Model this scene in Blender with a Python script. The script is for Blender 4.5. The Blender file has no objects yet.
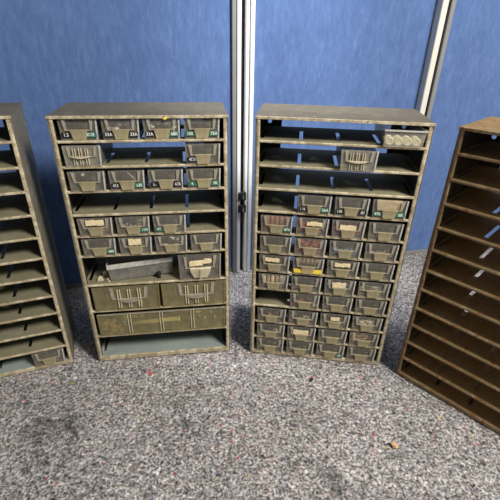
import bpy, bmesh, math, random
from mathutils import Vector, Matrix

random.seed(7)
S = bpy.context.scene
COL = S.collection

# ------------------------------------------------------------------ materials
def new_mat(name):
    m = bpy.data.materials.new(name); m.use_nodes = True
    nt = m.node_tree; nt.nodes.clear()
    out = nt.nodes.new('ShaderNodeOutputMaterial')
    return m, nt, out

def N(nt, kind, **kw):
    n = nt.nodes.new(kind)
    for k, v in kw.items():
        if k.startswith('_'): setattr(n, k[1:], v)
        else: n.inputs[k.replace('__', ' ')].default_value = v
    return n

def noise(nt, vec, scale, detail=4, rough=.6):
    n = N(nt, 'ShaderNodeTexNoise'); n.inputs['Scale'].default_value = scale
    n.inputs['Detail'].default_value = detail; n.inputs['Roughness'].default_value = rough
    nt.links.new(vec, n.inputs['Vector']); return n

def ramp(nt, fac, stops):
    r = nt.nodes.new('ShaderNodeValToRGB')
    while len(r.color_ramp.elements) < len(stops): r.color_ramp.elements.new(.5)
    for e, (p, c) in zip(r.color_ramp.elements, stops):
        e.position = p; e.color = (*c, 1) if len(c) == 3 else c
    nt.links.new(fac, r.inputs['Fac']); return r

def mixc(nt, fac, a, b, mode='MIX'):
    m = nt.nodes.new('ShaderNodeMix'); m.data_type = 'RGBA'; m.blend_type = mode
    for sock, v in ((m.inputs['Factor'], fac), (m.inputs['A'], a), (m.inputs['B'], b)):
        pass
    ins = {'f': [s for s in m.inputs if s.name == 'Factor' and s.type == 'VALUE'][0],
           'a': [s for s in m.inputs if s.name == 'A' and s.type == 'RGBA'][0],
           'b': [s for s in m.inputs if s.name == 'B' and s.type == 'RGBA'][0]}
    for k, v in (('f', fac), ('a', a), ('b', b)):
        if hasattr(v, 'is_linked') or hasattr(v, 'links'): nt.links.new(v, ins[k])
        elif k == 'f': ins[k].default_value = v
        else: ins[k].default_value = (*v, 1)
    return [o for o in m.outputs if o.type == 'RGBA'][0]

def plain(name, col, rough=.6, metal=0.0, vary=.12, scale=60, spec=.4):
    m, nt, out = new_mat(name)
    p = N(nt, 'ShaderNodeBsdfPrincipled'); p.inputs['Roughness'].default_value = rough
    p.inputs['Metallic'].default_value = metal; p.inputs['Specular IOR Level'].default_value = spec
    tc = N(nt, 'ShaderNodeTexCoord'); n = noise(nt, tc.outputs['Object'], scale)
    lo = tuple(c*(1-vary) for c in col); hi = tuple(min(1, c*(1+vary)) for c in col)
    r = ramp(nt, n.outputs['Fac'], [(.3, lo), (.7, hi)])
    nt.links.new(r.outputs['Color'], p.inputs['Base Color'])
    nt.links.new(p.outputs['BSDF'], out.inputs['Surface']); return m

def painted_metal(name, base, worn, rust, worn_lo=.5, worn_hi=.62, rust_lo=.66, rough=.55, scale=45, spec=.35):
    """hammered enamel with worn patches and rust freckles"""
    m, nt, out = new_mat(name)
    tc = N(nt, 'ShaderNodeTexCoord'); v = tc.outputs['Object']
    n1 = noise(nt, v, scale, 6, .7); n2 = noise(nt, v, scale*2.2, 5, .65); n3 = noise(nt, v, 9, 3)
    c0 = ramp(nt, n3.outputs['Fac'], [(.3, tuple(c*.86 for c in base)), (.7, tuple(c*1.1 for c in base))])
    f1 = ramp(nt, n1.outputs['Fac'], [(worn_lo, (0, 0, 0)), (worn_hi, (1, 1, 1))])
    f2 = ramp(nt, n2.outputs['Fac'], [(rust_lo, (0, 0, 0)), (rust_lo+.05, (1, 1, 1))])
    c1 = mixc(nt, f1.outputs['Color'], c0.outputs['Color'], worn)
    c2 = mixc(nt, f2.outputs['Color'], c1, rust)
    p = N(nt, 'ShaderNodeBsdfPrincipled'); p.inputs['Roughness'].default_value = rough
    p.inputs['Specular IOR Level'].default_value = spec
    nt.links.new(c2, p.inputs['Base Color'])
    b = N(nt, 'ShaderNodeBump'); b.inputs['Strength'].default_value = .25; b.inputs['Distance'].default_value = .0006
    nt.links.new(n1.outputs['Fac'], b.inputs['Height']); nt.links.new(b.outputs['Normal'], p.inputs['Normal'])
    nt.links.new(p.outputs['BSDF'], out.inputs['Surface']); return m

def plastic(name, tint, body, fac, rough=.3, dust=.10):
    """aged clear plastic: part see-through, part milky body, dusty in patches"""
    m, nt, out = new_mat(name)
    tr = N(nt, 'ShaderNodeBsdfTransparent'); tr.inputs['Color'].default_value = (*tint, 1)
    p = N(nt, 'ShaderNodeBsdfPrincipled'); p.inputs['Roughness'].default_value = rough
    tc = N(nt, 'ShaderNodeTexCoord'); n = noise(nt, tc.outputs['Object'], 70, 5, .7)
    r = ramp(nt, n.outputs['Fac'], [(.3, tuple(c*.8 for c in body)), (.72, tuple(min(1, c*1.2) for c in body))])
    nt.links.new(r.outputs['Color'], p.inputs['Base Color'])
    f = ramp(nt, n.outputs['Fac'], [(.3, (max(0, fac-dust),)*3), (.75, (min(1, fac+dust),)*3)])
    mx = N(nt, 'ShaderNodeMixShader'); nt.links.new(f.outputs['Color'], mx.inputs['Fac'])
    nt.links.new(tr.outputs['BSDF'], mx.inputs[1]); nt.links.new(p.outputs['BSDF'], mx.inputs[2])
    nt.links.new(mx.outputs['Shader'], out.inputs['Surface']); return m

def felt_mat():
    m, nt, out = new_mat('recycled_felt')
    tc = N(nt, 'ShaderNodeTexCoord'); v = tc.outputs['Object']
    warp = noise(nt, v, 60, 2)
    add = N(nt, 'ShaderNodeVectorMath', _operation='MULTIPLY_ADD'); add.inputs[1].default_value = (.012,)*3
    nt.links.new(warp.outputs['Color'], add.inputs[0]); nt.links.new(v, add.inputs[2])
    w = add.outputs[0]
    fib = noise(nt, w, 190, 4, .8); clump = noise(nt, w, 75, 4, .7); big = noise(nt, v, 7, 3, .6)
    base = ramp(nt, fib.outputs['Fac'], [(.36, (.02, .019, .02)), (.44, (.18, .174, .17)), (.54, (.475, .46, .445)), (.64, (.92, .90, .87))])
    cl = ramp(nt, clump.outputs['Fac'], [(.33, (.45, .44, .44)), (.5, (.95, .94, .93)), (.66, (1.22, 1.2, 1.2))])
    c = mixc(nt, 1.0, base.outputs['Color'], cl.outputs['Color'], 'MULTIPLY')
    bg = ramp(nt, big.outputs['Fac'], [(.3, (.84, .83, .82)), (.7, (1.08, 1.06, 1.06))])
    c = mixc(nt, 1.0, c, bg.outputs['Color'], 'MULTIPLY')
    # dyed scraps of rag scattered through the felt
    vo = N(nt, 'ShaderNodeTexVoronoi'); vo.inputs['Scale'].default_value = 130; nt.links.new(w, vo.inputs['Vector'])
    sep = N(nt, 'ShaderNodeSeparateColor'); nt.links.new(vo.outputs['Color'], sep.inputs['Color'])
    hue = ramp(nt, sep.outputs['Green'], [(0, (.55, .03, .05)), (.2, (.62, .10, .16)), (.35, (.06, .09, .26)), (.55, (.10, .07, .13)), (.7, (.55, .40, .06)), (.85, (.03, .03, .035)), (1, (.10, .22, .30))])
    hue.color_ramp.interpolation = 'CONSTANT'
    pick = ramp(nt, sep.outputs['Red'], [(.93, (0, 0, 0)), (.945, (1, 1, 1))])
    near = ramp(nt, vo.outputs['Distance'], [(.22, (.7,)*3), (.46, (0, 0, 0))])
    pk = mixc(nt, 1.0, pick.outputs['Color'], near.outputs['Color'], 'MULTIPLY')
    c = mixc(nt, pk, c, hue.outputs['Color'])
    # soft tint patches (pinkish and bluish fibres)
    tint = noise(nt, v, 35, 3); tr = ramp(nt, tint.outputs['Fac'], [(.35, (1.03, .97, .98)), (.5, (1, 1, 1)), (.65, (.97, .99, 1.04))])
    c = mixc(nt, 1.0, c, tr.outputs['Color'], 'MULTIPLY')
    # grimy drag marks
    for (x0, y0, x1, y1, wd, st) in DRAGS:
        L = math.hypot(x1-x0, y1-y0); ang = math.atan2(y1-y0, x1-x0)
        mp = N(nt, 'ShaderNodeMapping', _vector_type='TEXTURE')
        mp.inputs['Location'].default_value = ((x0+x1)/2, (y0+y1)/2, 0); mp.inputs['Rotation'].default_value = (0, 0, ang)
        mp.inputs['Scale'].default_value = (L/2, wd, 1)
        nt.links.new(w, mp.inputs['Vector'])
        ln = N(nt, 'ShaderNodeVectorMath', _operation='LENGTH'); nt.links.new(mp.outputs['Vector'], ln.inputs[0])
        r = ramp(nt, ln.outputs['Value'], [(.2, (st,)*3), (1.0, (0, 0, 0))])
        k = mixc(nt, 1.0, r.outputs['Color'], ramp(nt, clump.outputs['Fac'], [(.38, (1, 1, 1)), (.62, (.25,)*3)]).outputs['Color'], 'MULTIPLY')
        c = mixc(nt, k, c, (.045, .043, .042))
    p = N(nt, 'ShaderNodeBsdfPrincipled'); p.inputs['Roughness'].default_value = .95; p.inputs['Specular IOR Level'].default_value = .1
    nt.links.new(c, p.inputs['Base Color'])
    b = N(nt, 'ShaderNodeBump'); b.inputs['Strength'].default_value = .8; b.inputs['Distance'].default_value = .004
    nt.links.new(fib.outputs['Fac'], b.inputs['Height']); nt.links.new(b.outputs['Normal'], p.inputs['Normal'])
    nt.links.new(p.outputs['BSDF'], out.inputs['Surface']); return m

def loop_fabric():
    m, nt, out = new_mat('blue_loop_nylon')
    tc = N(nt, 'ShaderNodeTexCoord'); v = tc.outputs['Object']
    mp = N(nt, 'ShaderNodeMapping'); mp.inputs['Rotation'].default_value = (0, math.radians(35), 0); mp.inputs['Scale'].default_value = (1, 1, .28)
    nt.links.new(v, mp.inputs['Vector'])
    nap = noise(nt, mp.outputs['Vector'], 120, 4, .7); rub = noise(nt, v, 14, 4, .65)
    c = ramp(nt, nap.outputs['Fac'], [(.3, (.085, .15, .335)), (.55, (.108, .185, .395)), (.75, (.145, .23, .45))])
    r = ramp(nt, rub.outputs['Fac'], [(.35, (.9, .9, .92)), (.6, (1.0, 1.0, 1.0)), (.72, (1.13, 1.11, 1.06))])
    cc = mixc(nt, 1.0, c.outputs['Color'], r.outputs['Color'], 'MULTIPLY')
    p = N(nt, 'ShaderNodeBsdfPrincipled'); p.inputs['Roughness'].default_value = .9; p.inputs['Specular IOR Level'].default_value = .15
    p.inputs['Sheen Weight'].default_value = .15
    nt.links.new(cc, p.inputs['Base Color'])
    b = N(nt, 'ShaderNodeBump'); b.inputs['Strength'].default_value = .4; b.inputs['Distance'].default_value = .001
    nt.links.new(nap.outputs['Fac'], b.inputs['Height']); nt.links.new(b.outputs['Normal'], p.inputs['Normal'])
    nt.links.new(p.outputs['BSDF'], out.inputs['Surface']); return m

DRAGS = [(-.385, .63, -.29, .40, .024, .8), (-.145, .58, -.070, .47, .016, .8), (.13, .485, .19, .36, .024, .75),
         (-.42, .60, -.36, .42, .04, .7)]
M = {}
M['felt'] = felt_mat()
M['fabric'] = loop_fabric()
M['case'] = painted_metal('grey_green_enamel', (.18, .165, .115), (.27, .245, .18), (.16, .08, .035), .5, .66, .68)
M['edge'] = painted_metal('worn_enamel_edge', (.36, .295, .18), (.64, .56, .40), (.17, .085, .035), .44, .62, .60, scale=60)
M['top'] = painted_metal('dusty_enamel_top', (.128, .108, .070), (.175, .152, .105), (.15, .09, .05), .5, .68, .66)
M['inner'] = painted_metal('shade_darkened_enamel_inside', (.045, .04, .03), (.06, .055, .04), (.06, .04, .02), .52, .7, .72, rough=.8, spec=.08)  # case enamel with the interior shade put into its colour
M['shelf'] = painted_metal('shelf_enamel', (.215, .198, .125), (.265, .245, .17), (.14, .08, .04), .5, .68, .69, rough=.8, spec=.06)
M['base'] = painted_metal('bluish_shelf_enamel', (.27, .31, .28), (.32, .35, .31), (.20, .13, .07), .5, .72, .72, rough=.75, spec=.1)
M['rust_case'] = painted_metal('rusty_brown_enamel', (.24, .165, .08), (.30, .22, .12), (.24, .09, .025), .5, .66, .58, rough=.8, spec=.1)
M['rust_edge'] = painted_metal('rusty_edge', (.24, .165, .085), (.36, .28, .17), (.22, .085, .02), .5, .62, .54, rough=.7)
M['rust_shelf'] = painted_metal('rusty_brown_shelf', (.40, .27, .12), (.46, .33, .17), (.30, .13, .04), .5, .66, .6, rough=.8, spec=.1)
M['rust_in'] = painted_metal('shade_darkened_rust_inside', (.07, .05, .027), (.10, .07, .038), (.09, .04, .015), .5, .66, .6, rough=.75)  # rusty enamel darkened in colour to stand for shade inside
M['plast'] = plastic('smoky_clear_plastic', (.92, .90, .86), (.46, .43, .375), .18, dust=.05)
M['plast2'] = plastic('clear_plastic', (.9, .88, .82), (.70, .67, .58), .20, dust=.04)
M['plast4'] = plastic('scuffed_clear_plastic', (.88, .87, .84), (.46, .44, .40), .26, dust=.06)
M['rim'] = plastic('pale_plastic_rim_highlight', (.9, .9, .85), (.66, .64, .58), .7)  # pale rims, and the painted highlight on drawer fronts
M['wall'] = plastic('grimy_plastic_wall', (.66, .64, .58), (.32, .295, .25), .42)
M['wall3'] = plastic('grimy_yellowed_wall', (.70, .67, .48), (.34, .32, .19), .55)
M['wing'] = plastic('milky_plastic_rib', (.85, .82, .74), (.60, .56, .47), .44, dust=.06)
M['tab'] = plastic('dusty_plastic_grip', (.8, .75, .6), (.56, .48, .29), .60, rough=.45, dust=.06)
M['rib'] = plastic('bright_plastic_rib', (.9, .87, .78), (.82, .74, .52), .70, dust=.05)
M['green'] = plain('green_tape', (.035, .15, .085), .35)
M['black'] = plain('black_tape', (.018, .018, .018), .35)
M['white'] = plain('white_emboss', (.72, .74, .70), .6)
M['paper'] = plain('cream_paper', (.80, .66, .40), .9, vary=.2, scale=120)
M['kraft'] = plain('brown_paper', (.95, .70, .44), .9, vary=.3, scale=90)
M['alu'] = plain('satin_aluminium', (.93, .94, .95), .4, .0, .04, 30)
M['alu2'] = plain('grey_trim', (.27, .268, .265), .5, .1, .05, 30)
M['cream'] = plain('cream_trim', (.80, .75, .66), .5, .1, .04, 30)
M['dark'] = plain('black_rubber', (.012, .012, .014), .6)
M['chrome'] = plain('bright_steel', (.8, .8, .82), .15, 1.0, .02)
M['ivory'] = plain('ivory_plastic', (.92, .87, .70), .45, vary=.08)
M['yellow'] = plain('yellow_plastic', (.90, .64, .07), .5)
M['red'] = plain('dull_red_plastic', (.52, .12, .105), .5, vary=.3)
M['maroon'] = plain('brown_maroon_plastic', (.42, .17, .115), .5, vary=.25)
M['tan'] = plain('tan_plastic', (.68, .46, .27), .6, vary=.3)
M['blue'] = plain('blue_plastic', (.20, .32, .58), .5, vary=.3)
M['grey'] = plain('grey_metal_bits', (.50, .49, .46), .4, .2, .3)
M['whitebit'] = plain('white_plastic_bits', (.92, .90, .84), .5, vary=.08)
M['brass'] = plain('dull_brass', (.55, .40, .14), .4, .5, .2)

# ------------------------------------------------------------------ mesh helpers
def quad_box(bm, x0, x1, y0, y1, z0, z1, mi=0):
    vs = [bm.verts.new((x, y, z)) for z in (z0, z1) for x, y in ((x0, y0), (x1, y0), (x1, y1), (x0, y1))]
    fs = [(3, 2, 1, 0), (4, 5, 6, 7), (0, 1, 5, 4), (1, 2, 6, 5), (2, 3, 7, 6), (3, 0, 4, 7)]
    out = []
    for f in fs:
        fc = bm.faces.new([vs[i] for i in f]); fc.material_index = mi; out.append(fc)
    return vs

def prism(bm, pts, y0, y1, mi=0):
    """pts: outline (x, z) counter-clockwise seen from -y, extruded from y0 to y1"""
    a = [bm.verts.new((x, y0, z)) for x, z in pts]; b = [bm.verts.new((x, y1, z)) for x, z in pts]
    n = len(pts)
    f = bm.faces.new(a); f.material_index = mi
    f = bm.faces.new(b[::-1]); f.material_index = mi
    for i in range(n):
        f = bm.faces.new([a[i], b[i], b[(i+1) % n], a[(i+1) % n]]); f.material_index = mi
    return a, b

def tube(bm, p0, p1, r, seg=12, mi=0, r2=None):
    p0, p1 = Vector(p0), Vector(p1); d = (p1-p0)
    q = d.to_track_quat('Z', 'Y').to_matrix(); r2 = r if r2 is None else r2
    A, B = [], []
    for i in range(seg):
        t = 2*math.pi*i/seg; v = Vector((math.cos(t), math.sin(t), 0))
        A.append(bm.verts.new(p0+q @ (v*r))); B.append(bm.verts.new(p1+q @ (v*r2)))
    for i in range(seg):
        f = bm.faces.new([A[i], A[(i+1) % seg], B[(i+1) % seg], B[i]]); f.material_index = mi; f.smooth = True
    f = bm.faces.new(A[::-1]); f.material_index = mi
    f = bm.faces.new(B); f.material_index = mi

def ring(bm, c, axis, R, r, seg=24, ms=10, mi=0):
    q = Vector(axis).to_track_quat('Z', 'Y').to_matrix(); c = Vector(c); rows = []
    for i in range(seg):
        t = 2*math.pi*i/seg; row = []
        for j in range(ms):
            s = 2*math.pi*j/ms
            row.append(bm.verts.new(c+q @ Vector(((R+r*math.cos(s))*math.cos(t), (R+r*math.cos(s))*math.sin(t), r*math.sin(s)))))
        rows.append(row)
    for i in range(seg):
        for j in range(ms):
            f = bm.faces.new([rows[i][j], rows[(i+1) % seg][j], rows[(i+1) % seg][(j+1) % ms], rows[i][(j+1) % ms]])
            f.material_index = mi; f.smooth = True

def obj(name, bm, mats, parent=None, loc=(0, 0, 0), bevel=0, seg=2):
    bmesh.ops.recalc_face_normals(bm, faces=bm.faces[:])
    me = bpy.data.meshes.new(name); bm.to_mesh(me); bm.free()
    for m in (mats if isinstance(mats, (list, tuple)) else [mats]): me.materials.append(M[m])
    o = bpy.data.objects.new(name, me); COL.objects.link(o); o.location = loc
    if parent is not None: o.parent = parent
    if bevel:
        b = o.modifiers.new('bevel', 'BEVEL'); b.width = bevel; b.segments = seg; b.limit_method = 'ANGLE'
    return o

def tag(o, label=None, cat=None, group=None, kind=None):
    if label: o['label'] = label
    if cat: o['category'] = cat
    if group: o['group'] = group
    if kind: o['kind'] = kind
    return o

def empty(name, loc, rz, label, cat, group=None):
    o = bpy.data.objects.new(name, None); COL.objects.link(o); o.location = loc; o.rotation_euler = (0, 0, rz)
    o.empty_display_size = .05
    return tag(o, label, cat, group)

TXT = {}
def text_verts(s):
    """flat letter outlines of the string, one unit high, centred"""
    if s not in TXT:
        cu = bpy.data.curves.new('lettering', 'FONT'); cu.body = s; cu.size = 1; cu.align_x = 'CENTER'; cu.align_y = 'CENTER'; cu.resolution_u = 2
        cu.offset = .02
        o = bpy.data.objects.new('lettering', cu); COL.objects.link(o)
        dg = bpy.context.evaluated_depsgraph_get(); me = o.evaluated_get(dg).to_mesh()
        TXT[s] = ([tuple(v.co) for v in me.vertices], [tuple(p.vertices) for p in me.polygons])
        o.evaluated_get(dg).to_mesh_clear(); bpy.data.objects.remove(o); bpy.data.curves.remove(cu)
    return TXT[s]

def add_text(bm, s, cx, cz, y, size, mi, rot=0.0, xs=1.0):
    vs, fs = text_verts(s); c, sn = math.cos(rot), math.sin(rot)
    bv = []
    for x, z, _ in vs:
        x, z = x*size*xs, z*size
        bv.append(bm.verts.new((cx+x*c-z*sn, y, cz+x*sn+z*c)))
    for f in fs:
        try: fc = bm.faces.new([bv[i] for i in f]); fc.material_index = mi
        except ValueError: pass

# ------------------------------------------------------------------ floor and screens
YS, KS = 1.111, .231                                  # the line the screens stand on: y = YS + KS x
AS = math.atan(KS)

def build_floor():
    bm = bmesh.new(); nx, ny = 150, 130
    x0, x1, y0, y1 = -1.7, 1.9, -1.2, 1.85
    g = [[None]*(nx+1) for _ in range(ny+1)]
    for j in range(ny+1):
        for i in range(nx+1):
            x = x0+(x1-x0)*i/nx; y = y0+(y1-y0)*j/ny
            z = -.0012+.0009*math.sin(23*x+5*math.sin(17*y))*math.sin(19*y+3)
            g[j][i] = bm.verts.new((x, y, z))
    for j in range(ny):
        for i in range(nx):
            f = bm.faces.new([g[j][i], g[j][i+1], g[j+1][i+1], g[j+1][i]]); f.smooth = True
    quad_box(bm, x0, x1, y0, y1, -.03, -.004)
    o = obj('floor', bm, 'felt'); o['kind'] = 'structure'
    o['label'] = 'grey flecked recycled felt covering the floor'
build_floor()

def screen(u0, u1, label, left_edge, right_edge, H=1.75):
    """free-standing display screen: fabric board, upright trims, feet; u runs along the line of screens"""
    r = empty('display_screen', (-math.sin(AS)*0, YS, 0), AS, label, 'screen', 'blue display screens')
    r.location = (u0*math.cos(AS), YS+u0*math.sin(AS), 0); w = u1-u0
    fa = sum(t for _, t, _ in left_edge); fb = sum(t for _, t, _ in right_edge)
    bm = bmesh.new(); quad_box(bm, fa, w-fb, .004, .030, .012, H-.02)
    obj('fabric_board', bm, 'fabric', r, bevel=.002)
    x = 0
    for mat, t, pro in left_edge:
        bm = bmesh.new(); quad_box(bm, x, x+t, -pro, .034, .0, H); obj('upright_trim', bm, mat, r, bevel=min(.003, t*.25)); x += t
    x = w
    for mat, t, pro in right_edge:
        bm = bmesh.new(); quad_box(bm, x-t, x, -pro, .034, .0, H); obj('upright_trim', bm, mat, r, bevel=min(.003, t*.25)); x -= t
    bm = bmesh.new(); quad_box(bm, fa, w-fb, .0, .034, H-.02, H); obj('top_rail', bm, 'alu', r)
    bm = bmesh.new(); quad_box(bm, fa, w-fb, .003, .031, .0, .012); obj('bottom_rail', bm, 'alu2', r)
    return r
s1 = screen(-1.10, -.0225, 'blue fabric display screen with a ridged silver upright, behind the cabinet with taller bottom drawers',
            [('alu', .026, .004)], [('dark', .0115, -.010), ('alu', .011, .010), ('alu2', .012, .006)])
s2 = screen(-.022, .506, 'blue fabric display screen with silver and cream uprights behind the cabinet of equal small drawers',
            [('alu', .010, .006), ('alu', .011, .012)], [('cream', .018, .022)])
s3 = screen(.520, 1.06, 'blue fabric display screen with grey uprights behind the rusty empty cabinet',
            [('dark', .004, .004), ('alu2', .014, .008)], [('alu2', .02, .008)])
# linking clips in the gap
def clip(z, label):
    bm = bmesh.new()
    tube(bm, (0, -.014, z), (0, .02, z), .0045, 12)
    quad_box(bm, -.012, .011, -.012, .004, z-.012, z+.012)
    o = empty('screen_clip', (-.028*math.cos(AS), YS-.028*math.sin(AS)-.004, 0), AS, label, 'clip', 'clips joining the screens')
    obj('clamp_block', bm, 'dark', o, bevel=.003)
    bm = bmesh.new(); tube(bm, (.001, -.0165, z-.006), (.001, -.0165, z+.007), .002, 10); obj('wing_screw', bm, 'chrome', o)
clip(.262, 'upper black clip joining two silver screen uprights')
clip(.224, 'lower black clip joining two silver screen uprights')

# ------------------------------------------------------------------ cabinets
W, H, D = .306, .5515, .150
COLX = [.0148, .0853, .1558, .2263]; DW = .0655
BND = [.0105, .0828, .153, .2235, .2955]

def shelf_mesh(zt, mi_floor, slots=BND, lip=.0044, depth=.134, front=0.0):
    """folded sheet: slotted tray floor with a rolled front lip. Material 0 floor, 1 lip"""
    bm = bmesh.new()
    t = .0009; x0, x1 = .002, W-.002; ya, yb = .022, .096; sw = .0033
    quad_box(bm, x0, x1, front+.003, ya, zt-t, zt)
    quad_box(bm, x0, x1, yb, depth, zt-t, zt)
    xs = [x0]+[v for s in slots for v in (s-sw, s+sw)]+[x1]
    for i in range(0, len(xs), 2): quad_box(bm, xs[i], xs[i+1], ya, yb, zt-t, zt)
    # rolled lip
    pts = [(front, zt-lip+.001), (front+.0012, zt-lip), (front+.004, zt-lip), (front+.004, zt-.0009), (front+.004, zt+.0004), (front+.0012, zt+.0006), (front, zt-.0006)]
    a = [bm.verts.new((x0+.006, y, z)) for y, z in pts]; b = [bm.verts.new((x1-.006, y, z)) for y, z in pts]
    n = len(pts)
    for f in [a, b[::-1]]+[[a[i], b[i], b[(i+1) % n], a[(i+1) % n]] for i in range(n)]:
        fc = bm.faces.new(f); fc.material_index = 1
    return bm

def hole_plate(bm, m, x0, x1, z0, z1, cx, cz, r, y0, y1, mi):
    n = 24; rows = []
    for i in range(n):
        t = 2*math.pi*i/n; dx, dz = math.cos(t), math.sin(t)
        k = min([((x1-cx)/dx if dx > 0 else (x0-cx)/dx) if abs(dx) > 1e-6 else 9, ((z1-cz)/dz if dz > 0 else (z0-cz)/dz) if abs(dz) > 1e-6 else 9])
        rows.append([bm.verts.new((m(cx+dx*q), y, cz+dz*q)) for q in (r, k) for y in (y0, y1)])
    for i in range(n):
        a, b = rows[i], rows[(i+1) % n]
        for p, q in ((0, 2), (1, 3), (0, 1)):
            f = bm.faces.new([a[p], a[q], b[q], b[p]]); f.material_index = mi

def cabinet(loc, rz, label, shelf_z, slotted, rusty=False, embossed=False):
    c = empty('drawer_cabinet', (loc[0], loc[1], 0), rz, label, 'cabinet')
    case, edge, top, inn, shf, bas = ('rust_case', 'rust_edge', 'rust_case', 'rust_in', 'rust_shelf', 'rust_shelf') if rusty else ('case', 'edge', 'top', 'inner', 'shelf', 'base')
    for s in (0, 1):
        bm = bmesh.new(); m = (lambda x: x) if s == 0 else (lambda x: W-x)
        def bx(a, b, *r):
            a, b = m(a), m(b); quad_box(bm, min(a, b), max(a, b), *r)
        bx(0, .0012, .001, D, .0, H-.001, 0)             # outer skin
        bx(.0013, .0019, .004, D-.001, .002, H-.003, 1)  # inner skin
        prof = [(0, .0060), (.0006, .0032), (.0020, .0012), (.0042, .0002), (.0062, 0), (.0080, .0004), (.0085, .0014), (.0085, .0050), (.0012, .0060)]   # rolled front flange
        lo = [bm.verts.new((m(x), y, 0)) for x, y in prof]; hi = [bm.verts.new((m(x), y, H-.002)) for x, y in prof]
        for fv in [lo, hi[::-1]]+[[lo[i], hi[i], hi[(i+1) % 9], lo[(i+1) % 9]] for i in range(9)]:
            fc = bm.faces.new(fv); fc.material_index = 2
        bx(.0062, .0085, .003, .010, .004, H-.008, 1)
        bx(.0012, .040, D-.0012, D, .0, H-.052, 1)       # folded back flange, pierced for hanging at the top
        hole_plate(bm, m, .0012, .040, H-.052, H-.001, .0146, H-.0352, .0042, D-.0012, D, 1)
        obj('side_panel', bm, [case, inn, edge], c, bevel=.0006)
    bm = bmesh.new()
    quad_box(bm, -.0008, W+.0008, .002, D+.0005, H-.0014, H, 0)
    quad_box(bm, -.0008, W+.0008, -.0012, .0024, H-.0048, H, 1)   # front lip
    quad_box(bm, .002, W-.002, .003, D-.002, H-.0025, H-.0016, 2)
    if embossed:
        # row of small worn raised marks pressed in the lid
        for x0, n in ((.083, 5), (.152, 11)):
            for i in range(n): quad_box(bm, x0+i*.0052, x0+i*.0052+.0032, .050, .056, H-.0002, H+.0009, 0)
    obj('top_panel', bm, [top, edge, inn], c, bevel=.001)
    # keyhole plates in the back, top corners
    shelves = []
    for k, z in enumerate(shelf_z):
        last = k == len(shelf_z)-1
        bm = shelf_mesh(z, 0, BND if slotted[k] else [BND[0], BND[-1]], lip=.0044 if not last else z-.0012)
        sh = obj('shelf', bm, [bas if last else shf, edge], c, bevel=.0003)
        shelves.append(sh)
    return c

# --- drawers
def drawer_body(w, h, dep, mats, taper=.0022, wall=2):
    """tray with four thin walls and a moulded front with a raised rim"""
    bm = bmesh.new(); t = .0013; tp = taper
    prism(bm, [(tp, .0002), (w-tp, .0002), (w-.0006, h), (.0006, h)], 0, .0018)         # front plate
    # thick moulded edges of the front
    prism(bm, [(tp, .0002), (tp+.0028, .0002), (.0034, h), (.0006, h)], -.0012, 0)
    prism(bm, [(w-tp-.0028, .0002), (w-tp, .0002), (w-.0006, h), (w-.0034, h)], -.0014, 0, 1)  # right edge only: paler plastic as a painted highlight
    prism(bm, [(tp, .0002), (w-tp, .0002), (w-tp, .0022), (tp, .0022)], -.0010, 0)
    hw = h*.90
    quad_box(bm, tp+.001, w-tp-.001, .0018, dep, .0004, .0016, wall)
    prism(bm, [(tp, .001), (tp+t, .001), (.0016+t, hw), (.0016, hw)], .0018, dep, wall)
    prism(bm, [(w-tp-t, .001), (w-tp, .001), (w-.0016, hw), (w-.0016-t, hw)], .0018, dep, wall)
    prism(bm, [(tp, .001), (w-tp, .001), (w-.0016, hw), (.0016, hw)], dep-t, dep, wall)
    return bm

def front_window(w, h):
    """two slanted wings and the ledge that carry the label card"""
    bm = bmesh.new(); zb, zt = .47*h, .955*h
    prism(bm, [(.155*w, zb), (.205*w, zb), (.195*w, zt), (.105*w, zt)], -.0022, -.0001)
    prism(bm, [(.795*w, zb), (.845*w, zb), (.895*w, zt), (.805*w, zt)], -.0022, -.0001)
    prism(bm, [(.155*w, .435*h), (.845*w, .435*h), (.845*w, .475*h), (.155*w, .475*h)], -.0020, -.0001)
    return bm

def grip(w, h):
    """flared pull: wide lip at the top, narrow foot"""
    bm = bmesh.new()
    zt, zb = .490*h, .010*h
    def lvl(z, a, b, y): return [bm.verts.new((a*w, 0, z)), bm.verts.new((a*w+.0006, y, z)), bm.verts.new((b*w-.0006, y, z)), bm.verts.new((b*w, 0, z))]
    L = [lvl(zt, .270, .730, -.0050), lvl(zt-.07*h, .278, .722, -.0046), lvl(zt-.25*h, .305, .695, -.0036), lvl(zb, .335, .665, -.0030)]
    for a, b in zip(L, L[1:]):
        for i in range(3): bm.faces.new([a[i], a[i+1], b[i+1], b[i]])
    bm.faces.new(L[0][::-1]); bm.faces.new(L[-1])
    for a, b in zip(L, L[1:]): bm.faces.new([a[3], a[0], b[0], b[3]])
    return bm

def ribbed_front(w, h, small=True):
    """U-shaped label guide, three pairs of fine ribs"""
    bm = bmesh.new(); zt, zb = .95*h, .50*h
    a, b = (.12, .88) if small else (.26, .82)
    wd = .05*w if not small else .07*w
    prism(bm, [(a*w+.3*wd, zb), (a*w+1.3*wd, zb), (a*w+wd, zt), (a*w, zt)], -.0020, -.0001)
    prism(bm, [(b*w-1.3*wd, zb), (b*w-.3*wd, zb), (b*w, zt), (b*w-wd, zt)], -.0020, -.0001)
    prism(bm, [(a*w+.3*wd, zb-.03*h), (b*w-.3*wd, zb-.03*h), (b*w-.3*wd, zb), (a*w+.3*wd, zb)], -.0018, -.0001)
    return bm
def ribs(w, h, small=True):
    bm = bmesh.new(); cs = (.30, .46, .62) if small else (.39, .54, .69)
    g = .018*w if not small else .03*w; tk = .0011 if small else .0019
    for c in cs:
        for s in (-1, 1): quad_box(bm, c*w+s*g-tk*.5, c*w+s*g+tk*.5, -.0026, -.0001, .10*h, .88*h)
    return bm
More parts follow.
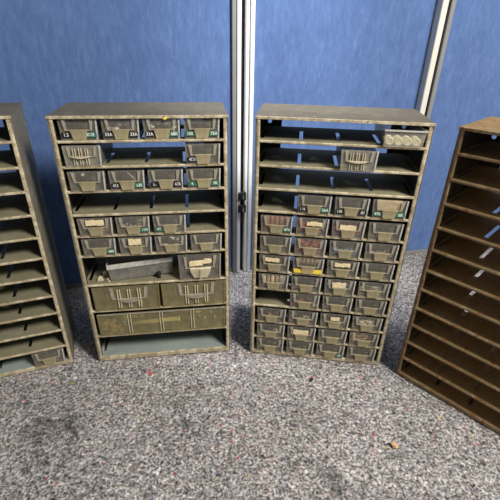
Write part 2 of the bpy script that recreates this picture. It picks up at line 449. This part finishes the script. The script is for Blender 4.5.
def smile(w, h, small=True):
    bm = bmesh.new(); a, b = (.20, .72) if small else (.36, .72); n = 12
    up, lo = [], []
    for i in range(n+1):
        t = i/n; x = (a+(b-a)*t)*w; k = 4*t*(1-t)
        up.append((x, .50*h)); lo.append((x, .50*h-((.03+.045*k) if small else (.04+.10*k))*h))
    for i in range(n):
        y0 = -.0024-.0045*4*(i+.5)/n*(1-(i+.5)/n)
        prism(bm, [lo[i], lo[i+1], up[i+1], up[i]], y0, -.0001)
    return bm

PROTO = {}
def mesh_of(key, fn, mats, bev):
    """one shared mesh per kind of part"""
    if key not in PROTO:
        bm = fn(); bmesh.ops.recalc_face_normals(bm, faces=bm.faces[:])
        me = bpy.data.meshes.new(key[0]); bm.to_mesh(me); bm.free()
        for m in mats: me.materials.append(M[m])
        PROTO[key] = me
    return PROTO[key]
def child(name, me, parent, bevel=0):
    o = bpy.data.objects.new(name, me); COL.objects.link(o); o.parent = parent
    if bevel:
        b = o.modifiers.new('bevel', 'BEVEL'); b.width = bevel; b.segments = 2; b.limit_method = 'ANGLE'
    return o

def tape(parent, side, text, colour, w, h, wide=.27, dx=0, rot=0.0, dz=0.0):
    bm = bmesh.new(); x0 = .055*w if side == 'l' else (.945-wide)*w; x0 += dx
    tw, th = wide*w, .225*h; cx, cz = x0+tw/2, .235*h+dz
    c, s = math.cos(rot), math.sin(rot)
    pts = [(cx+px*c-pz*s, cz+px*s+pz*c) for px, pz in ((-tw/2, -th/2), (tw/2, -th/2), (tw/2, th/2), (-tw/2, th/2))]
    prism(bm, pts, -.0018, -.0012)
    add_text(bm, text, cx+(-.0012 if side == 'l' else .0012), cz, -.00195, .0080, 1, rot, .95 if len(text) < 4 else .72)
    o = obj('tape_label', bm, [colour, 'white'], parent)
    o['label'] = '%s embossed tape with white characters' % ('green' if colour == 'green' else 'black')
    return o

def paper(parent, w, h, x0, x1, z0, z1, mat='paper', y=-.0030, seedv=1):
    """torn paper sticker with a ragged outline"""
    rnd = random.Random(seedv); bm = bmesh.new(); pts = []
    n = 7
    for i in range(n+1): pts.append((x0+(x1-x0)*i/n, z0+rnd.uniform(-.03, .03)))
    for i in range(n+1): pts.append((x1-(x1-x0)*i/n+rnd.uniform(-.008, .008), z1+rnd.uniform(-.03, .03)))
    prism(bm, [(x*w, z*h) for x, z in pts], y, y+.0004)
    o = obj('paper_sticker', bm, mat, parent); o['label'] = 'cream paper sticker'; return o

RH = .0382                                              # small drawer height
def small_drawer(cab, col, z, kind='grip', label=None, d=-.0005, dx=0.0, dz=0.0, h=RH-.0012):
    w = DW
    if kind == 'grip':
        me = mesh_of(('drawer', w, h, 'g'), lambda: drawer_body(w, h, .124, None), ['plast', 'rim', 'wall'], 0)
        o = child('drawer', me, cab)
        child('label_frame', mesh_of(('label_frame', w, h), lambda: front_window(w, h), ['wing'], 0), o)
        child('handle', mesh_of(('handle', w, h), lambda: grip(w, h), ['tab'], 0), o, .0005)
    else:
        me = mesh_of(('drawer', w, h, 'r'), lambda: drawer_body(w, h, .124, None), ['plast2', 'rim', 'wall'], 0)
        o = child('drawer', me, cab)
        child('label_frame', mesh_of(('label_frame', w, h, 'r'), lambda: ribbed_front(w, h), ['wing'], 0), o)
        child('rib_set', mesh_of(('rib_set', w, h), lambda: ribs(w, h), ['rib'], 0), o)
        child('handle', mesh_of(('handle', w, h, 'r'), lambda: smile(w, h), ['rib'], 0), o)
    if z > .5 and kind == 'grip': d = .0040                # the lid's lip hangs lower than the shelves' lips
    o.location = (COLX[col]+dx, d, z+.0008+dz)
    if label: o['label'] = label
    return o

def wide_drawer(cab, x, w, h, z, kind):
    d = -.0005
    if kind == 'ribbed':
        me = mesh_of(('drawer', w, h, 'wide'), lambda: drawer_body(w, h, .124, None, .002), ['plast3', 'plast3', 'wall3'], 0)
        o = child('drawer', me, cab)
        child('label_frame', mesh_of(('label_frame', w, h), lambda: ribbed_front(w, h, False), ['wing'], 0), o)
        child('rib_set', mesh_of(('rib_set', w, h), lambda: ribs(w, h, False), ['rib'], 0), o)
        child('handle', mesh_of(('handle', w, h), lambda: smile(w, h, False), ['wing'], 0), o)
    o.location = (x, d, z+.0008)
    return o
M['plast3'] = plastic('yellowed_clear_plastic', (.80, .78, .62), (.56, .50, .31), .22, dust=.04)

# ------------------------------------------------------------------ the two main cabinets, the side ones
LZ = [.5095, .4638, .4175, .3705, .3255, .2810, .2110, .1443, .0750, .0128]
RZ = [.5095, .4643, .4190, .3725, .3255, .2800, .2350, .1890, .1450, .0985, .0535, .0100]
LC = cabinet((-.3465, .68799), .148575, 'grey-green metal cabinet with tall lower drawers and an empty bottom shelf', LZ, [True]*6+[False]*4)
RC = cabinet((.004836, .729807), -.118732, 'grey-green metal cabinet of twelve equal rows, its top three shelves nearly empty', RZ, [True]*12, embossed=True)
TC = cabinet((.339, .671), math.radians(-45.5), 'rusty brown empty metal cabinet angled beside the cabinet of equal small drawers', RZ, [True]*12, rusty=True)
a4 = math.radians(21); 
OC = cabinet((-.4043-.306*math.cos(a4), .685-.306*math.sin(a4)), a4, 'pale metal cabinet cut off beside the cabinet with tall lower drawers', RZ, [True]*12)

# yellow paint fleck on the lip of the first cabinet, flaked metal chip
bm = bmesh.new(); prism(bm, [(.1925, .5452), (.1985, .5450), (.1992, .5478), (.1955, .5492), (.1930, .5480)], -.0022, -.0013)
tag(obj('paint_fleck', bm, 'yellow', LC), 'yellow paint fleck on the lid edge')

g, b = 'green', 'black'
# first cabinet
ROW = {0: [(0, [('l', '1.5', b), ('r', '47-78', g)]), (1, [('l', '33A', b), ('r', '33A', b)]), (2, [('l', '33A', b), ('r', '68K', g)]), (3, [('l', '100', g), ('r', '75A', g)])],
       1: [(3, [('l', '47.7K', b)])],
       2: [(0, []), (1, [('l', '47.0', b), ('r', '6.8K', g)]), (2, [('l', '1-', b), ('r', '4.7A', b)]), (3, [('l', '4.', g), ('r', '7K', g)])],
       4: [(0, []), (1, [('r', '174', g)]), (2, [('l', '4T', g)])],
       5: [(0, [('r', '488', g)]), (1, []), (2, []), (3, [])]}
LD = {}
for r, lst in ROW.items():
    for c, tps in lst:
        o = small_drawer(LC, c, LZ[r]); LD[r, c] = o
        for sd, tx, colr in tps: tape(o, sd, tx, colr, DW, RH, .36 if len(tx) > 4 else .27)
LD[1, 0] = small_drawer(LC, 0, LZ[1], 'ribbed', 'clear drawer with three pairs of fine ribs on its front')
h1 = RH-.0012
paper(LD[4, 0], DW, h1, .24, .76, .62, .93, seedv=3)
paper(LD[5, 1], DW, h1, .30, .68, .58, .95, seedv=9)
for k in ((4, 0), (4, 1), (4, 2), (5, 0), (5, 1)): pass

# tall drawer at the end of the seventh row
def tall_drawer():
    w, h = .0905, .0610
    o = obj('drawer', drawer_body(w, h, .124, None, .002), ['plast', 'wing', 'wall'], LC, (.1985, -.0005, LZ[6]+.0008))
    bm = bmesh.new(); zb, zt = .50*h, .93*h
    prism(bm, [(.16*w, zb), (.205*w, zb), (.195*w, zt), (.135*w, zt)], -.0022, -.0001)
    prism(bm, [(.80*w, zb), (.845*w, zb), (.885*w, zt), (.82*w, zt)], -.0022, -.0001)
    prism(bm, [(.16*w, zb-.03*h), (.845*w, zb-.03*h), (.845*w, zb), (.16*w, zb)], -.002, -.0001)
    obj('label_frame', bm, 'wing', o)
    bm = bmesh.new(); n = 10; L = []
    for i in range(n+1):
        t = i/n; z = .50*h-(.40*h)*t; wd = (.25-.09*t**1.6)*w; y = -.0085+.0045*t
        L.append([bm.verts.new((.51*w-wd, 0, z)), bm.verts.new((.51*w-wd+.001, y, z)), bm.verts.new((.51*w, y-.0008, z)), bm.verts.new((.51*w+wd-.001, y, z)), bm.verts.new((.51*w+wd, 0, z))])
    for p, q in zip(L, L[1:]):
        for i in range(4): bm.faces.new([p[i], p[i+1], q[i+1], q[i]])
        bm.faces.new([p[4], p[0], q[0], q[4]])
    bm.faces.new(L[0][::-1]); bm.faces.new(L[-1])
    obj('handle', bm, 'rib', o)
    bm = bmesh.new(); prism(bm, [(x*w, z*h) for x, z in ((.26, .56), (.56, .59), (.58, .65), (.74, .66), (.78, .73), (.76, .84), (.62, .86), (.58, .80), (.28, .78), (.25, .70))], -.0034, -.0030)
    p = obj('paper_sticker', bm, 'paper', o); p['label'] = 'torn yellow paper sticker'
    bm = bmesh.new(); quad_box(bm, .495*w, .535*w, -.0112, -.0088, .06*h, .50*h); obj('pull_ridge', bm, 'wing', o)
    o['label'] = 'taller clear drawer with a torn yellow sticker'
tall_drawer()
wide_drawer(LC, .0150, .1400, .0590, LZ[7], 'ribbed')
wide_drawer(LC, .1580, .1400, .0590, LZ[7], 'ribbed')
# full-width drawer in the row above the empty bottom shelf
def full_drawer():
    w, h, x0 = .283, .0585, .0145
    o = obj('drawer', drawer_body(w, h, .124, None, .002), ['plast3', 'plast3', 'wall3'], LC, (x0, -.0005, LZ[8]+.0008))
    o['label'] = 'full-width yellowed clear drawer with inner dividers'
    for f in (.243, .487, .731):
        bm = bmesh.new(); quad_box(bm, f*w, f*w+.0012, .002, .122, .0018, h*.86); obj('divider', bm, 'plast3', o)
        bm = bmesh.new()
        for s in (-.0030, .0030): quad_box(bm, f*w+s-.0007, f*w+s+.0007, -.0016, -.0001, .05*h, .97*h)
        obj('divider_rib', bm, 'rib', o)
    bm = bmesh.new(); quad_box(bm, .002, w-.002, -.0016, 0, h-.0024, h); obj('front_rim', bm, 'wing', o)
full_drawer()

# second cabinet
RROW = {3: [(1, [('l', '1 1K', b), ('r', '56A', g)]), (2, [('l', '1.0K', b), ('r', '.01', b)]), (3, [('l', '470', g), ('r', 'EK', g)])],
        4: [(0, [('r', '874', g)]), (1, []), (2, []), (3, [])]}
for r in (5, 6, 7, 9, 10, 11): RROW[r] = [(c, []) for c in range(4)]
RROW[8] = [(1, []), (2, []), (3, [])]
RROW[11][2] = (2, [('r', '22', g)])
RD = {}
for r, lst in RROW.items():
    for c, tps in lst:
        o = small_drawer(RC, c, RZ[r]); RD[r, c] = o
        for sd, tx, colr in tps: tape(o, sd, tx, colr, DW, RH)
for (r, c), x0, x1, z0, z1 in [((4, 1), .34, .80, .58, .82), ((4, 2), .24, .72, .50, .76), ((6, 0), .20, .66, .64, .88), ((6, 2), .24, .72, .66, .90),
                               ((7, 2), .26, .68, .52, .86), ((9, 2), .36, .66, .58, .84), ((10, 1), .22, .74, .50, .84)]:
    paper(RD[r, c], DW, h1, x0, x1, z0, z1, seedv=r*4+c)
RD[1, 2] = small_drawer(RC, 2, RZ[1], 'ribbed', 'clear drawer with fine ribs sitting proud of its shelf', d=-.010, dx=-.001)

# shallow open drawer at the end of the top shelf
def open_drawer():
    w, h = .0690, .0290
    bm = bmesh.new(); t = .0014
    prism(bm, [(.001, .0002), (w-.003, .0002), (w, h), (0, h)], 0, .0016)
    prism(bm, [(.001, .0002), (w-.003, .0002), (w, h), (0, h)], .108, .1096)
    quad_box(bm, .0012, w-.003, .001, .109, .0003, .0016)
    prism(bm, [(.001, .001), (.0024, .001), (.0014, h), (0, h)], .001, .109)
    prism(bm, [(w-.0044, .001), (w-.003, .001), (w, h), (w-.0014, h)], .001, .109)
    o = obj('drawer', bm, 'plast2', RC, (.2245, -.008, RZ[0]+.0008)); o['label'] = 'shallow open clear drawer of white rollers'
    bm = bmesh.new()
    quad_box(bm, -.001, w+.001, -.0018, .0002, h-.0022, h+.0004); quad_box(bm, w-.0012, w+.0008, 0, .109, h-.002, h+.0004)
    obj('rim', bm, 'rim', o)
open_drawer()

# leftmost cabinet keeps one drawer at its near bottom corner
small_drawer(OC, 3, RZ[11])

# ------------------------------------------------------------------ what is in and on the cabinets
def at(cab, u, d, z):
    rz = cab.rotation_euler.z; c, s = math.cos(rz), math.sin(rz)
    return (cab.location.x+u*c-d*s, cab.location.y+u*s+d*c, z)

def place(o, cab, u, d, z, rz=0):
    o.location = at(cab, u, d, z); o.rotation_euler = (0, 0, cab.rotation_euler.z+rz); return o

def bits(cab, zs, col, mat, label, n=26, name='small_parts', hgt=.016, shape='mix', seedv=0, x0=.006, x1=.058, y1=.05):
    rnd = random.Random(seedv); bm = bmesh.new()
    for i in range(n):
        x, y, z = rnd.uniform(x0, x1), rnd.uniform(.0075, y1) if i % 2 else rnd.uniform(.0075, .018), rnd.uniform(.0045, hgt)
        a = rnd.uniform(0, 6.28); l = rnd.uniform(.004, .008); r = rnd.uniform(.0014, .0028)
        dx, dy, dz = math.cos(a)*l, math.sin(a)*l*.6, rnd.uniform(-.3, .3)*l
        p0 = (min(max(x-dx, x0), x1), max(y-dy, .0066), max(z-dz, .0042)); p1 = (min(max(x+dx, x0), x1), max(y+dy, .0066), max(z+dz, .0042))
        if (Vector(p0)-Vector(p1)).length < .002: continue
        tube(bm, p0, p1, r, 8)
    o = obj(name, bm, mat); place(o, cab, COLX[col], -.0020, zs+.0008)
    return tag(o, label, 'parts', None, 'stuff')

Q = 'small drawers cabinet'
# second cabinet
for i in range(5):
    bm = bmesh.new(); tube(bm, (0, 0, 0), (0, 0, .030), .0042, 14, 0); tube(bm, (0, 0, .030), (0, 0, .0318), .0042, 14, 0, .0030)
    o = obj('capacitor', bm, 'maroon'); place(o, RC, COLX[0]+.0135+i*.0095, .0075, RZ[4]+.003)
    tag(o, 'brown cylinder standing in the drawer with green tape below the empty slot', 'component', 'brown cylinders in one drawer')
bits(RC, RZ[4], 1, 'red', 'heap of dull red parts in the drawer right of the brown cylinders', 70, hgt=.022, seedv=1)
bits(RC, RZ[4], 2, 'red', 'heap of dull red parts in the drawer beside the plain grey one', 60, hgt=.020, seedv=2)
bits(RC, RZ[5], 1, 'red', 'reddish parts filling the drawer under a cream stickered one', 90, hgt=.030, seedv=3)
bits(RC, RZ[5], 2, 'blue', 'blue parts at the bottom of the drawer right of the reddish parts', 60, hgt=.014, seedv=4)
bits(RC, RZ[5], 3, 'grey', 'grey blue parts in the drawer at the end of the blue parts row', 18, hgt=.012, seedv=5)
for i in range(5):
    bm = bmesh.new(); tube(bm, (0, 0, .0160), (.004, 0, .033), .0040, 12); tube(bm, (.004, 0, .033), (.0045, 0, .0350), .0030, 10)
    o = obj('wooden_peg', bm, 'tan'); place(o, RC, COLX[1]+.012+i*.0088, .0105, RZ[6]+.001)
    tag(o, 'tan peg leaning above the bright yellow strip of a drawer', 'peg', 'tan pegs over the yellow strip')
bm = bmesh.new(); prism(bm, [(x*DW, z*h1) for x, z in ((.07, .05), (.93, .04), (.95, .31), (.60, .32), (.30, .29), (.05, .30))], -.0020, -.0013)
o = obj('paper_sticker', bm, 'yellow', RD[6, 1]); o['label'] = 'bright yellow strip across the drawer front'
for i in range(5):
    bm = bmesh.new(); tube(bm, (0, 0, 0), (.0, .0, .026), .0035, 10); tube(bm, (0, 0, .026), (0, 0, .029), .0022, 8)
    o = obj('rod', bm, 'tan' if i % 2 else 'ivory'); place(o, RC, COLX[0]+.012+i*.0092, .0075, RZ[7]+.003)
    tag(o, 'beige rod standing in the drawer just above the lower empty slot', 'rod', 'beige rods in one drawer')
bits(RC, RZ[7], 2, 'blue', 'blue parts in the drawer with a squarish cream sticker', 60, hgt=.022, seedv=6)
bm = bmesh.new(); ring(bm, (0, 0, .0055), (0, 1, .15), .0042, .0017)
tag(place(obj('ring', bm, 'ivory'), RC, COLX[3]+.0095, .006, RZ[7]+.012), 'ivory ring behind the front of the drawer right of the blue parts', 'ring')
bits(RC, RZ[7], 3, 'grey', 'grey parts behind the ivory ring', 26, hgt=.024, seedv=7, x0=.018)
bits(RC, RZ[8], 1, 'maroon', 'dark purple brown parts in the drawer right of the lower empty slot', 30, hgt=.022, seedv=8)
bm = bmesh.new(); tube(bm, (0, 0, 0), (0, .003, 0), .0050, 18)
tag(place(obj('button', bm, 'ivory', bevel=.0006), RC, COLX[1]+.0560, .0025, RZ[8]+.0090), 'pale round button in the drawer of dark purple brown parts', 'button')
bits(RC, RZ[9], 0, 'brass', 'brassy bits in the drawer under the lower empty slot', 16, hgt=.018, seedv=9)
bits(RC, RZ[9], 1, 'grey', 'grey bits in the drawer under the dark purple brown parts', 12, hgt=.018, seedv=10)
bits(RC, RZ[9], 3, 'ivory', 'bright ivory parts in the end drawer three rows from the bottom', 50, hgt=.018, seedv=11, x0=.016, x1=.05)
bits(RC, RZ[10], 0, 'whitebit', 'white wire ends in the second drawer from the bottom', 9, hgt=.016, seedv=12, x0=.035)
bits(RC, RZ[10], 3, 'tan', 'tan parts in the end drawer second from the bottom', 60, hgt=.026, seedv=13, x1=.042)
bits(RC, RZ[11], 0, 'brass', 'yellowish bits in the bottom drawer under the white wire ends', 10, hgt=.026, seedv=14, x0=.024)
bm = bmesh.new(); quad_box(bm, 0, .046, 0, .010, 0, .0185); quad_box(bm, .002, .044, -.0012, 0, .001, .0160); quad_box(bm, .037, .039, -.0018, -.0012, .001, .0160)
tag(place(obj('paper_packet', bm, 'kraft', bevel=.0015), RC, COLX[3]+.0095, .0035, RZ[3]+.0170), 'folded brown paper packet in a drawer with green tape', 'packet')
for i in range(4):
    bm = bmesh.new(); R = .0074
    tube(bm, (0, -.0030, 0), (0, .030, 0), R, 22); ring(bm, (0, -.003, 0), (0, 1, 0), R-.0022, .0017); tube(bm, (0, -.0046, 0), (0, -.003, 0), .0022, 12)
    o = obj('roller', bm, 'ivory'); place(o, RC, .2245+.0103+i*.0152, -.0010, RZ[0]+.0102)
    tag(o, 'ivory roller lying in the shallow open drawer on the top shelf', 'roller', 'ivory rollers in the open drawer')
# first cabinet
bits(LC, LZ[0], 1, 'grey', 'grey parts in the top row drawer with two black tapes', 20, hgt=.026, seedv=20)
bits(LC, LZ[0], 2, 'whitebit', 'whitish parts in the top row drawer under the yellow fleck', 22, hgt=.029, seedv=21)
bm = bmesh.new(); tube(bm, (0, 0, 0), (.0135, 0, -.0150), .0007, 8)
tag(place(obj('pin', bm, 'whitebit'), LC, COLX[1]+.034, .0025, LZ[2]+.0340), 'thin white pin slanting behind a drawer front', 'pin')
bm = bmesh.new(); tube(bm, (0, 0, 0), (0, .002, 0), .0028, 12)
tag(place(obj('stud', bm, 'whitebit'), LC, COLX[0]+.026, .0025, LZ[2]+.0310), 'small white stud behind the untaped drawer front in the third row', 'stud')
bits(LC, LZ[4], 0, 'brass', 'brassy bits in the drawer with a long cream sticker', 12, hgt=.016, seedv=22, x0=.03)
bits(LC, LZ[4], 1, 'grey', 'grey parts in the drawer right of the long cream sticker', 20, hgt=.028, seedv=23)
bits(LC, LZ[5], 2, 'whitebit', 'white chips in the drawer right of the torn sticker', 9, hgt=.030, seedv=24)
zz = LZ[8]+.0028
bm = bmesh.new(); tube(bm, (0, 0, 0), (.100, 0, .004), .0048, 14); tube(bm, (.100, 0, .004), (.104, 0, .0042), .0062, 14)
# the stick lies over the divider tops
tag(place(obj('stick', bm, 'ivory'), LC, .0885, .0068, zz+.0225), 'long yellowish stick in the full-width drawer', 'stick')
for i, x in enumerate((.089, .1045)):
    bm = bmesh.new(); quad_box(bm, 0, .0110, 0, .007, 0, .0085)
    tag(place(obj('yellow_block', bm, 'brass', bevel=.001), LC, x, .0035, zz+.0385), 'small yellow block above the yellowish stick', 'block', 'yellow blocks in the full-width drawer')
for x, z in ((.0700, .0480), (.2290, .0490)):
    bm = bmesh.new(); tube(bm, (0, 0, 0), (.010, .0, .001), .0036, 14); tube(bm, (.010, 0, .001), (.0125, 0, .0012), .0024, 12)
    tag(place(obj('cap', bm, 'whitebit', bevel=.0008), LC, x, .0058, zz+z-.006), 'white cap under the rim of the full-width drawer, near the %s' % ('side with the dusty heap' if x < .1 else 'scattered white screws'), 'cap')
for i, (x, z) in enumerate(((.0700, .022), (.0745, .028), (.0735, .014), (.2380, .026), (.2500, .020), (.2640, .034), (.2720, .020))):
    bm = bmesh.new(); tube(bm, (0, 0, 0), (.0, .0, .007), .0013, 8); tube(bm, (0, 0, .007), (0, 0, .0085), .0024, 10)
    tag(place(obj('screw', bm, 'whitebit'), LC, x, .0045, zz+z), 'small pale screw among the others in the full-width drawer', 'screw', 'pale screws in the full-width drawer')
bits(LC, LZ[8], 0, 'tan', 'dusty brown heap in the near end of the full-width drawer', 40, hgt=.020, seedv=25, x0=.004, x1=.05)

# loose drawer lying across the seventh shelf
def loose_drawer():
    o = empty('drawer', (0, 0, 0), 0, 'loose clear drawer lying turned across a shelf', 'drawer')
    L, wd, h = .134, .066, .0385
    bm = bmesh.new(); t = .0014
    prism(bm, [(.003, 0), (L-.002, 0), (L, h), (0, h)], 0, t); prism(bm, [(.003, 0), (L-.002, 0), (L, h), (0, h)], wd-t, wd)
    quad_box(bm, .003, L-.002, .0005, wd-.0005, 0, .0013, 1)
    prism(bm, [(.003, 0), (.0044, 0), (.0014, h), (0, h)], t, wd-t); prism(bm, [(L-.0034, 0), (L-.002, 0), (L, h), (L-.0014, h)], t, wd-t)
    obj('tray', bm, ['plast4', 'wall'], o)
    bm = bmesh.new(); quad_box(bm, -.001, L+.001, -.0022, .0002, h-.010, h+.0006); quad_box(bm, -.001, .0005, 0, wd, h-.003, h+.0006)
    quad_box(bm, -.001, L+.001, wd-.0002, wd+.0014, h-.003, h+.0006)
    obj('rim', bm, 'rim', o)
    place(o, LC, .0530, .0110, LZ[6]+.0010, math.radians(7.5)); o.rotation_euler = (0, math.radians(-1.5), o.rotation_euler.z)
    bm = bmesh.new(); tube(bm, (0, 0, 0), (0, 0, .010), .0040, 12); tube(bm, (0, 0, .010), (0, 0, .013), .0055, 12)
    tag(place(obj('plug', bm, 'dark'), LC, .155, .0165, LZ[6]+.0003), 'small black plug propping the loose drawer', 'plug')
    for i, (x, z) in enumerate(((.0500, .0120), (.0900, .0140))):
        bm = bmesh.new(); tube(bm, (0, 0, 0), (.006, 0, .002), .0018, 10)
        k = obj('bead', bm, 'red'); k.location = (o.matrix_basis @ Vector((x, .006, z*.4)))
        tag(k, 'small red bead in the loose turned drawer', 'bead', 'red beads in the loose drawer')
loose_drawer()
# splintered clear scraps at the near corner of that shelf
for i, (u, d, sc, rz) in enumerate(((.027, .014, 1.0, .2), (.036, .030, .9, 1.1), (.045, .012, .7, -.6))):
    bm = bmesh.new(); prism(bm, [(0, 0), (.013*sc, .001), (.011*sc, .010*sc), (.006*sc, .013*sc), (.002*sc, .007*sc)], 0, .0016)
    quad_box(bm, .001, .012*sc, 0, .007*sc, 0, .0014)
    o = obj('plastic_shard', bm, 'rib'); place(o, LC, u, d, LZ[6]+.0004, rz)
    tag(o, 'broken yellowed plastic shard on the shelf left of the loose drawer', 'shard', 'plastic shards by the loose drawer')

# ------------------------------------------------------------------ scraps on the felt
def scrap(name, x, y, mat, label, r, seedv, flat=.35):
    rnd = random.Random(seedv); bm = bmesh.new()
    bmesh.ops.create_icosphere(bm, subdivisions=2, radius=r)
    for v in bm.verts:
        k = rnd.uniform(.65, 1.3); v.co = Vector((v.co.x*k*1.4, v.co.y*k, v.co.z*k*flat))
    zmin = min(v.co.z for v in bm.verts)
    o = obj(name, bm, mat); o.location = (x, y, -zmin-.0008); o.rotation_euler = (0, 0, seedv); return tag(o, label, 'scrap')
scrap('dark_scrap', .143, .645, 'dark', 'small black scrap on the felt before the cabinet of equal small drawers', .0042, 1)
scrap('brown_scrap', .279, .484, 'tan', 'small brown crumpled scrap on the felt before the rusty cabinet', .0058, 2, .6)
scrap('red_tuft', -.219, .655, 'red', 'bright red tuft on the felt below the empty bottom shelf', .0042, 3)

# ------------------------------------------------------------------ camera
f, pitch, roll, hc = 397.808, .497844, .0204566, .678671
cam = bpy.data.cameras.new('camera'); co = bpy.data.objects.new('camera', cam); COL.objects.link(co)
cam.sensor_width = 36; cam.lens = f/500*36; cam.clip_start = .02
cp, sp = math.cos(pitch), math.sin(pitch); rt = Vector((1, 0, 0)); up = Vector((0, sp, cp)); fw = Vector((0, cp, -sp))
c, s = math.cos(roll), math.sin(roll)
r2 = c*rt+s*up; u2 = -s*rt+c*up
co.matrix_world = Matrix(((r2.x, u2.x, -fw.x, 0), (r2.y, u2.y, -fw.y, 0), (r2.z, u2.z, -fw.z, hc), (0, 0, 0, 1)))
S.camera = co

# ------------------------------------------------------------------ light
w = bpy.data.worlds.new('room_daylight'); S.world = w; w.use_nodes = True
w.node_tree.nodes['Background'].inputs['Color'].default_value = (.92, .95, 1.0, 1); w.node_tree.nodes['Background'].inputs['Strength'].default_value = .14

def area(name, loc, tgt, size, size_y, power, col):
    l = bpy.data.lights.new(name, 'AREA'); l.shape = 'RECTANGLE'; l.size = size; l.size_y = size_y; l.energy = power; l.color = col
    o = bpy.data.objects.new(name, l); COL.objects.link(o); o.location = loc
    o.rotation_euler = (Vector(tgt)-Vector(loc)).to_track_quat('-Z', 'Y').to_euler(); return o
area('window_light', (1.15, -.26, 1.80), (0, .7, .3), .5, .5, 66, (1, .965, .91))
def spot(name, loc, tgt, deg, blend, power, col, radius):
    l = bpy.data.lights.new(name, 'SPOT'); l.energy = power; l.color = col; l.spot_size = math.radians(deg); l.spot_blend = blend; l.shadow_soft_size = radius
    o = bpy.data.objects.new(name, l); COL.objects.link(o); o.location = loc
    o.rotation_euler = (Vector(tgt)-Vector(loc)).to_track_quat('-Z', 'Y').to_euler(); return o
spot('added_fill_spot', (.20, .765, 2.05), (.03, 1.06, .2), 30, .9, 145, (.97, .98, 1), .05)  # added lamp, brightens the middle screen and the floor behind the gap

S.view_settings.view_transform = 'Standard'; S.view_settings.look = 'None'; S.view_settings.gamma = 1; S.view_settings.use_curve_mapping = False
S.view_settings.exposure = 0.0
S.cycles.transparent_max_bounces = 24; S.cycles.max_bounces = 10
